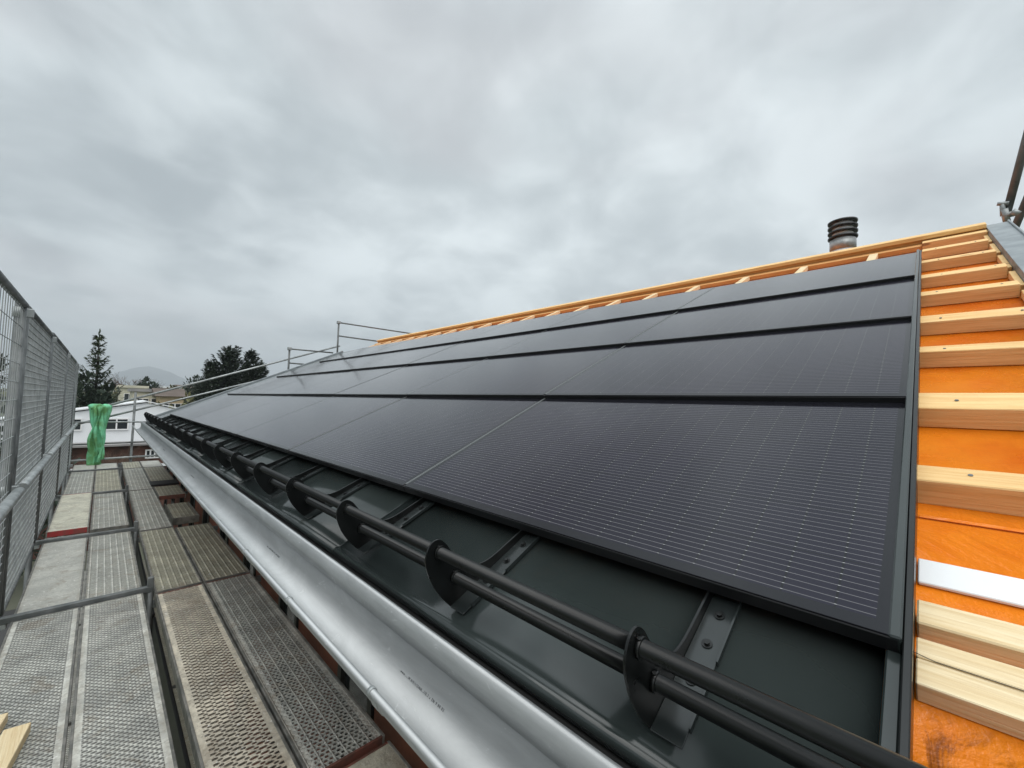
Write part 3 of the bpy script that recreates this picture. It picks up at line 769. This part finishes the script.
# green netting bundle
def netting():
    m = MB(); rows = 46; n = 40; rings = []
    top = Vector((-.02, 13.12, -.28))
    for j in range(rows + 1):
        t = j / rows
        z = -.27 + (-1.62 + .27) * t
        wd = .115 * (1 + .35 * math.exp(-t / .2)) * (1 - .25 * math.exp(-((t - .45) / .15) ** 2)) * (1 - .35 * max(0, t - .5))
        cx2 = -.035 + .015 * math.sin(t * 5) - (.02 * max(0, t - .5))
        ring = []
        for k in range(n):
            a = 2 * math.pi * k / n
            fold = 1 + .30 * math.sin(a * 7 + 1.5 * math.sin(t * 4) + 1.1 * t) + .22 * noise.noise(Vector((math.cos(a) * 2.2, math.sin(a) * 2.2, t * 5)))
            rr = wd * fold
            if j == 0: rr *= .75
            ring.append(m.b.verts.new((cx2 + math.cos(a) * rr, 13.12 + math.sin(a) * rr * .55, z + .02 * noise.noise(Vector((a, t * 9, 1))) + (.03 * math.sin(a * 3) if j < 3 else 0))))
        rings.append(ring)
    for a, b_ in zip(rings, rings[1:]):
        for k in range(n):
            f = m.b.faces.new([a[k], a[(k + 1) % n], b_[(k + 1) % n], b_[k]]); f.smooth = True
    m.b.faces.new(rings[0][::-1]); m.b.faces.new(rings[-1])
    r = m.build('green_netting', 'green_net'); tag(r, 'bundle of green netting hung over the end rail of the scaffold', 'netting')
    m = MB()
    for q in range(5):
        pts = []
        x = -.11 + .04 * q
        for i in range(12):
            t = i / 11; pts.append((x + .03 * math.sin(t * 6 + q) + (.05 if q % 2 else -.03) * t, 13.02 - .02 * math.sin(t * 9 + q), -.3 - t * (1.0 + .06 * q)))
        m.tube(pts, [.02 + .012 * math.sin(i + q) for i in range(12)], 7)
    m.build('loose_fold', 'green_net', r)
netting()

# ------------------------------------------------------------------ background houses
def win(parent, x, y, z, wd, h, frame='white_frame', panes=2):
    fr = MB(); t = .06
    fr.box(x, x + wd, y - .08, y - .003, z, z + t); fr.box(x, x + wd, y - .08, y - .003, z + h - t, z + h)
    for i in range(panes + 1):
        xx = x + (wd - t) * i / panes; fr.box(xx, xx + t, y - .08, y - .003, z + t, z + h - t)
    f = fr.build('window', frame, parent)
    MB().box(x + .01, x + wd - .01, y - .04, y - .02, z + t, z + h - t).build('pane', 'window_glass', f)
    return f
wh = empty('white_house', (1, 32, GZ), 'white rendered house with low gable roof beyond the scaffold end', 'house')
yh = 30.0; xl, xr = -6.0, 6.5; apx, apz = 1.73, -.42
wp = [Vector((xl, yh, GZ)), Vector((xr, yh, GZ)), Vector((xr, yh, apz - 1.32)), Vector((apx, yh, apz - .05)), Vector((xl, yh, apz - 1.55))]
MB().poly_extrude(wp, Vector((0, 4, 0))).build('wall', 'white_render', wh)
for (xa, za, xb2, zb2) in ((xl - .4, apz - 1.55, apx, apz), (apx, apz, xr + .5, apz - 1.36)):
    pa, pb = Vector((xa, yh - .12, za)), Vector((xb2, yh - .12, zb2))
    MB().poly_extrude([pa, pb, pb + Vector((0, 0, .06)), pa + Vector((0, 0, .06))], Vector((0, 4.2, 0))).build('roof', 'white_strip', wh)
win(wh, .12, yh, -1.92, .95, .62); win(wh, -1.6, yh, -1.92, .95, .62); win(wh, 3.4, yh, -2.0, .95, .7)
an = empty('brick_annex', (1, 28.6, GZ), 'low brick annex with white barred windows below the white house', 'building')
MB().box(-4, 5.5, 28.6, 29.99, GZ, -2.62).build('wall', 'brick_brown', an)
MB().box(-4.3, 5.8, 28.3, 29.99, -2.615, -2.52).build('roof', 'roof_grey', an)
for x in (-1.5, 1.72, 2.7): 
    win(an, x, 28.6, -3.32, .58, .46, panes=3)
MB().box(-4, 5.5, 28.5, 28.598, -3.75, -3.62).build('sill_band', 'white_render', an)

def far_building(name, x0, x1, y0, y1, z1, m1, m2, label, rows=2, pitch=0):
    r = empty(name, ((x0 + x1) / 2, y0, GZ), label, 'building')
    MB().box(x0, x1, y0, y1, GZ, z1).build('wall', m1, r)
    if pitch:
        yc = (y0 + y1) / 2
        MB().poly_extrude([Vector((x0 - .5, y0 - .6, z1 + .02)), Vector((x0 - .5, y1 + .6, z1 + .02)), Vector((x0 - .5, yc, z1 + pitch))], Vector((x1 - x0 + 1, 0, 0))).build('roof', m2, r)
    else: MB().box(x0 - .3, x1 + .3, y0 - .3, y1 + .3, z1 + .01, z1 + .4).build('roof', m2, r)
    n = max(2, int((x1 - x0) / 3.0))
    for j in range(rows):
        for i in range(n):
            x = x0 + (x1 - x0) * (i + .3) / n
            win(r, x, y0, z1 - 2.3 - 2.9 * j, 1.2, 1.4)
    return r
def fx(px, y): return aty(px, 394, y).x
def fz(px, py, y): return aty(px, py, y).z
far_building('apartment_block', fx(120, 90), fx(146, 90), 90, 101, fz(133, 388, 90), 'beige_render', 'beige_render', 'pale beige apartment block behind the spruce', 3)
far_building('apartment_block', fx(133, 75), fx(161, 75), 75, 84, fz(150, 392, 75), 'beige_render', 'roof_grey', 'longer cream block in front right of the spruce', 2)
far_building('tan_house', fx(160, 70), fx(184, 70), 70, 80, fz(170, 396.5, 70), 'tan_render', 'tile_brown', 'tan house with brown tiled roof between the cream block and evergreens', 2, 1.1)
far_building('flat_hall', fx(163, 160), fx(180, 160), 160, 175, fz(170, 388, 160), 'white_render', 'white_strip', 'white flat roofed hall in the distance', 1)
for i, (px, y, py, wpx) in enumerate([(190, 230, 389, 12), (176, 300, 388, 9), (112, 260, 388, 9), (206, 200, 391, 12)]):
    far_building('distant_house', fx(px, y), fx(px + wpx, y), y, y + 12, fz(px, py, y), 'white_render' if i % 2 else 'beige_render', 'tile_brown', ['pale distant house left of the evergreens', 'tiny white far house under the mountain', 'pale distant house left of the beige block', 'white distant house behind the small evergreen'][i], 1, 2.0)

# ------------------------------------------------------------------ trees
def rnd(a, b_): return random.uniform(a, b_)
def spray(m, p, d, ln, wd, droop=.2):
    d = d.normalized(); side = d.cross(Vector((0, 0, 1)))
    side = side.normalized() if side.length > .01 else Vector((1, 0, 0))
    a = m.b.verts.new(p - side * wd * .3); b_ = m.b.verts.new(p + side * wd * .3)
    mid = p + d * ln * .55 + Vector((0, 0, rnd(-.1, .1) * ln)); c = m.b.verts.new(mid + side * wd); e = m.b.verts.new(mid - side * wd)
    t = m.b.verts.new(p + d * ln - Vector((0, 0, droop * ln)))
    m.b.faces.new([a, b_, c, e]); m.b.faces.new([e, c, t])
def conifer(name, base, H, R, label, group=None, mt='needles', layers=26, upturn=.35, gaps=.2, seed=1, shape=1.0, low=.12, size=1.0, sparse_top=False):
    random.seed(seed)
    r = empty(name, base, label, 'tree', group); B_ = Vector(base)
    lean = Vector((rnd(-.02, .02), rnd(-.02, .02), 0))
    trunk = [B_ + Vector((0, 0, H * t)) + lean * H * t for t in (0, .3, .6, .85, 1)]
    MB().tube(trunk, [H * .016, H * .013, H * .008, H * .004, H * .001], 8).build('trunk', 'bark', r)
    m = MB()
    for j in range(layers):
        t = low + (1 - low) * (j / layers) ** .92
        rad = R * (1 - t) ** shape * (1 if rnd(0, 1) > gaps else .65) + R * .05
        nb = max(4, int((9 if not sparse_top or t < .6 else 5) * (1.2 - .5 * t)))
        off = rnd(0, 6)
        for k in range(nb):
            az_ = off + 2 * math.pi * k / nb + rnd(-.25, .25)
            L_ = rad * rnd(.7, 1.12)
            dv = Vector((math.cos(az_), math.sin(az_), 0))
            st_ = B_ + Vector((0, 0, H * (t + rnd(-.01, .01)))) + lean * H * t
            n = max(4, int(L_ / (.11 * size)))
            tw = [st_ + dv * L_ * u_ + Vector((0, 0, -.42 * L_ * u_ + upturn * L_ * u_ * u_ * 1.3)) for u_ in (0, .33, .66, 1.0)]
            m.tube(tw, [.05 * size, .045 * size, .035 * size, .01], 4, False)
            for q in range(n):
                u = (q + .5) / n
                z = -.42 * L_ * u + upturn * L_ * u * u * 1.3
                p = st_ + dv * L_ * u + Vector((0, 0, z))
                for w_ in range(6):
                    aa = az_ + rnd(-1.1, 1.1)
                    dd = Vector((math.cos(aa), math.sin(aa), rnd(-.45, .3) + upturn * u * .8))
                    spray(m, p + Vector((rnd(-.06, .06), rnd(-.06, .06), rnd(-.12, .05))) * size, dd, size * rnd(.28, .5) * (1.15 - .5 * u), size * rnd(.06, .11), .25)
    for q in range(14):
        p = trunk[-1] - Vector((0, 0, H * .05 * q / 14)); aa = rnd(0, 6.3)
        spray(m, p, Vector((math.cos(aa) * .35, math.sin(aa) * .35, 1)), .3 * size, .04 * size, 0)
    m.build('crown', mt, r, recalc=False)
    return r
def bare(name, base, H, R, label, seed=1, group=None, mt='twigs'):
    random.seed(seed); r = empty(name, base, label, 'tree', group); B_ = Vector(base)
    m = MB(); tw = MB()
    m.tube([B_, B_ + Vector((0, 0, H * .45))], [H * .02, H * .012], 8)
    def grow(p, d, L_, rad, lv):
        q = p + d * L_
        (m if lv < 2 else tw).tube([p, q], [rad, rad * .6], 4 if lv > 1 else 6, False)
        if lv >= 5: return
        for _ in range(3 if lv < 4 else 2):
            nd = (d + Vector((rnd(-.7, .7), rnd(-.7, .7), rnd(-.2, .5)))).normalized(); grow(q, nd, L_ * rnd(.62, .85), rad * .6, lv + 1)
    for _ in range(5): grow(B_ + Vector((0, 0, H * rnd(.3, .45))), Vector((rnd(-.6, .6), rnd(-.6, .6), 1)).normalized(), H * .2, H * .009, 1)
    m.build('trunk', 'bark', r); tw.build('crown', mt, r)
def blob_tree(name, base, H, R, label, seed=1, mt='needles_dark', n=2600, size=.5, low=.2, group=None, cat='tree'):
    random.seed(seed); r = empty(name, base, label, cat, group); B_ = Vector(base)
    MB().tube([B_, B_ + Vector((0, 0, H * .6))], [H * .02, H * .008], 8).build('trunk', 'bark', r)
    m = MB()
    cl = [(Vector((rnd(-.6, .6) * R, rnd(-.6, .6) * R, H * rnd(low, .85))), R * rnd(.3, .55)) for _ in range(18)] + [(Vector((rnd(-.15, .15) * R, 0, H * .92)), R * .22)]
    for _ in range(n):
        c, q = random.choice(cl); v = Vector((rnd(-1, 1), rnd(-1, 1), rnd(-1, 1)))
        if v.length > 1 or v.length < .3: continue
        p = B_ + c + v * q
        p.z = min(p.z, B_.z + H)
        spray(m, p, v + Vector((0, 0, rnd(-.2, .8))), size * rnd(.6, 1.3), size * rnd(.15, .3), .1)
    m.build('crown', mt, r, recalc=False)
def base_at(px, y): return Vector((fx(px, y), y, GZ))
# spruce with upturned branches
yS = 45; tip = aty(102, 332, yS)
conifer('spruce_tree', (tip.x, yS, GZ), tip.z - GZ, 2.5, 'tall spruce with upturned sparse branches rising behind the green netting', layers=19, upturn=.95, gaps=.5, seed=4, shape=.95, low=.1, sparse_top=True, size=.9)
conifer('spruce_tree', (tip.x + .6, yS + 3, GZ), (tip.z - GZ) * .60, 2.9, 'short dense spruce filling in right behind the tall spruce', layers=26, upturn=.3, seed=9, shape=.6, size=1.1)
blob_tree('evergreen_tree', base_at(88, 44), fz(92, 372, 44) - GZ, 2.2, 'dark rounded evergreen left of the tall spruce', 3, n=3500, low=.3)
# evergreens at right
y2 = 48
t2 = aty(231, 347, y2); conifer('evergreen_tree', (t2.x, y2, GZ), t2.z - GZ, 3.3, 'large dark evergreen, biggest of the group beyond the far verge', mt='needles_dark', layers=30, upturn=.9, seed=11, shape=.55, low=.2, size=1.15, gaps=.15)
t2 = aty(252, 350, y2 + 1); conifer('evergreen_tree', (t2.x, y2 + 1, GZ), t2.z - GZ, 2.6, 'pointed dark evergreen right of the biggest one', mt='needles_dark', layers=28, upturn=.9, seed=12, shape=.6, low=.2, size=1.1)
t2 = aty(213, 362, y2 - 1); conifer('evergreen_tree', (t2.x, y2 - 1, GZ), t2.z - GZ, 2.2, 'lower dark evergreen left of the biggest one', mt='needles_dark', layers=24, upturn=.9, seed=13, shape=.6, low=.2, size=1.1)
t2 = aty(264, 362, y2); conifer('evergreen_tree', (t2.x, y2, GZ), t2.z - GZ, 2.0, 'lowest evergreen at the right end of the group', mt='needles_dark', layers=22, upturn=.9, seed=14, shape=.6, low=.2, size=1.1)
blob_tree('evergreen_tree', base_at(193.5, 90), fz(193, 374, 90) - GZ, 2.0, 'small lone evergreen between the tan house and the group', 5, n=2500, size=.6, low=.5)
blob_tree('evergreen_tree', base_at(148, 110), fz(147, 378, 110) - GZ, 2.6, 'small dark evergreen above the cream block', 6, n=2200, size=.8, low=.5)
bare('bare_tree', base_at(135, 130), fz(135, 373, 130) - GZ, 5, 'leafless brown tree behind the beige block', 3)
for i, (px, y, py) in enumerate([(176, 140, 386), (205, 120, 385), (121, 150, 386), (186, 62, 399)]):
    blob_tree('leafy_tree', base_at(px, y), fz(px, py, y) - GZ, 3.0, ['brownish round tree by the distant hall', 'brownish tree left behind the evergreens', 'brownish tree behind the beige block edge', 'olive brown tree beside the tan house'][i], 20 + i, 'leaf_brown', 1600, .9, .35, cat='tree')
# tree and bushes seen through the mesh guard, left
pT = Vector((-6.2, 24, GZ)); 
p = ray(4, 352); p = p * (24 / p.y)
blob_tree('evergreen_tree', (p.x - .3, 24, GZ), p.z - GZ, 2.4, 'dark evergreen seen through the nearest mesh guard panel', 31, n=5200, size=.35, low=.15)
# bare shrubs in front of the annex
for i, (px, y) in enumerate([(118, 24), (127, 24.5), (106, 23.8), (90, 24)]):
    bare('bare_shrub', (fx(px, y), y, -5.2), 2.9, 1, ['bare shrub before the brick wall, middle one', 'bare shrub before the brick wall near the barred windows', 'bare shrub behind the green netting', 'bare shrub left of the green netting'][i], 40 + i)
# a mass of far tree tops below the mountain
def woods():
    random.seed(5); m = MB()
    for _ in range(5200):
        y = rnd(320, 900); x = rnd(-.15, .42) * y; h = rnd(5, 8.5) * (y / 500) ** .3
        spray(m, Vector((x, y, GZ + rnd(.2, 1) * h)), Vector((rnd(-1, 1), rnd(-1, 1), rnd(-.3, 1))), 4.5, 1.6, .1)
    o = m.build('far_woods', 'leaf_brown', recalc=False); o['kind'] = 'stuff'
    o['label'] = 'far strip of brown and green tree tops under the mountain'; o['category'] = 'woods'
woods()

# ------------------------------------------------------------------ printed line inside the gutter
def printed(y_top, sc, txt):
    cu_ = bpy.data.curves.new('txt', 'FONT'); cu_.body = txt; cu_.size = sc; cu_.extrude = .0002; cu_.space_character = 1.35
    o = bpy.data.objects.new('printed_text', cu_); col.objects.link(o)
    bpy.context.view_layer.update()
    me = bpy.data.meshes.new_from_object(o.evaluated_get(bpy.context.evaluated_depsgraph_get()))
    bpy.data.objects.remove(o)
    me.materials.clear(); me.materials.append(MATS['ink'])
    ob = bpy.data.objects.new('printed_text', me); col.objects.link(ob)
    a = math.pi + math.pi * .80
    P_ = Vector((cx_ + rr_ * math.cos(a), y_top, cz_ + rr_ * 1.02 * math.sin(a)))
    nrm = Vector((-math.cos(a), 0, -math.sin(a))).normalized()
    xx = Vector((0, -1, 0)); yy_ = nrm.cross(xx)
    M = Matrix.Translation(P_ + nrm * .0012) @ Matrix((xx, yy_, nrm)).transposed().to_4x4()
    ob.parent = gt; ob.matrix_basis = PM[gt.name].inverted() @ M
for yt in (1.04, 2.35, 4.9, 7.4): printed(yt, .0085, 'www.....W.0/E/1/ZINK..//0.7 x EN 9 88 02')

# ------------------------------------------------------------------ haze
HAZE = .00038
hb_ = MB().box(-4500, 5200, -3000, 7200, GZ - 1, 420).build('haze', 'hill'); hb_['kind'] = 'stuff'
hm = bpy.data.materials.new('haze'); hm.use_nodes = True
t = NT(hm.node_tree); t.n.clear(); oo = t.node('ShaderNodeOutputMaterial'); pv = t.node('ShaderNodeVolumePrincipled')
pv.inputs['Color'].default_value = (.88, .945, 1.0, 1); pv.inputs['Density'].default_value = HAZE
t.l.new(pv.outputs[0], oo.inputs['Volume'])
hb_.data.materials.clear(); hb_.data.materials.append(hm)
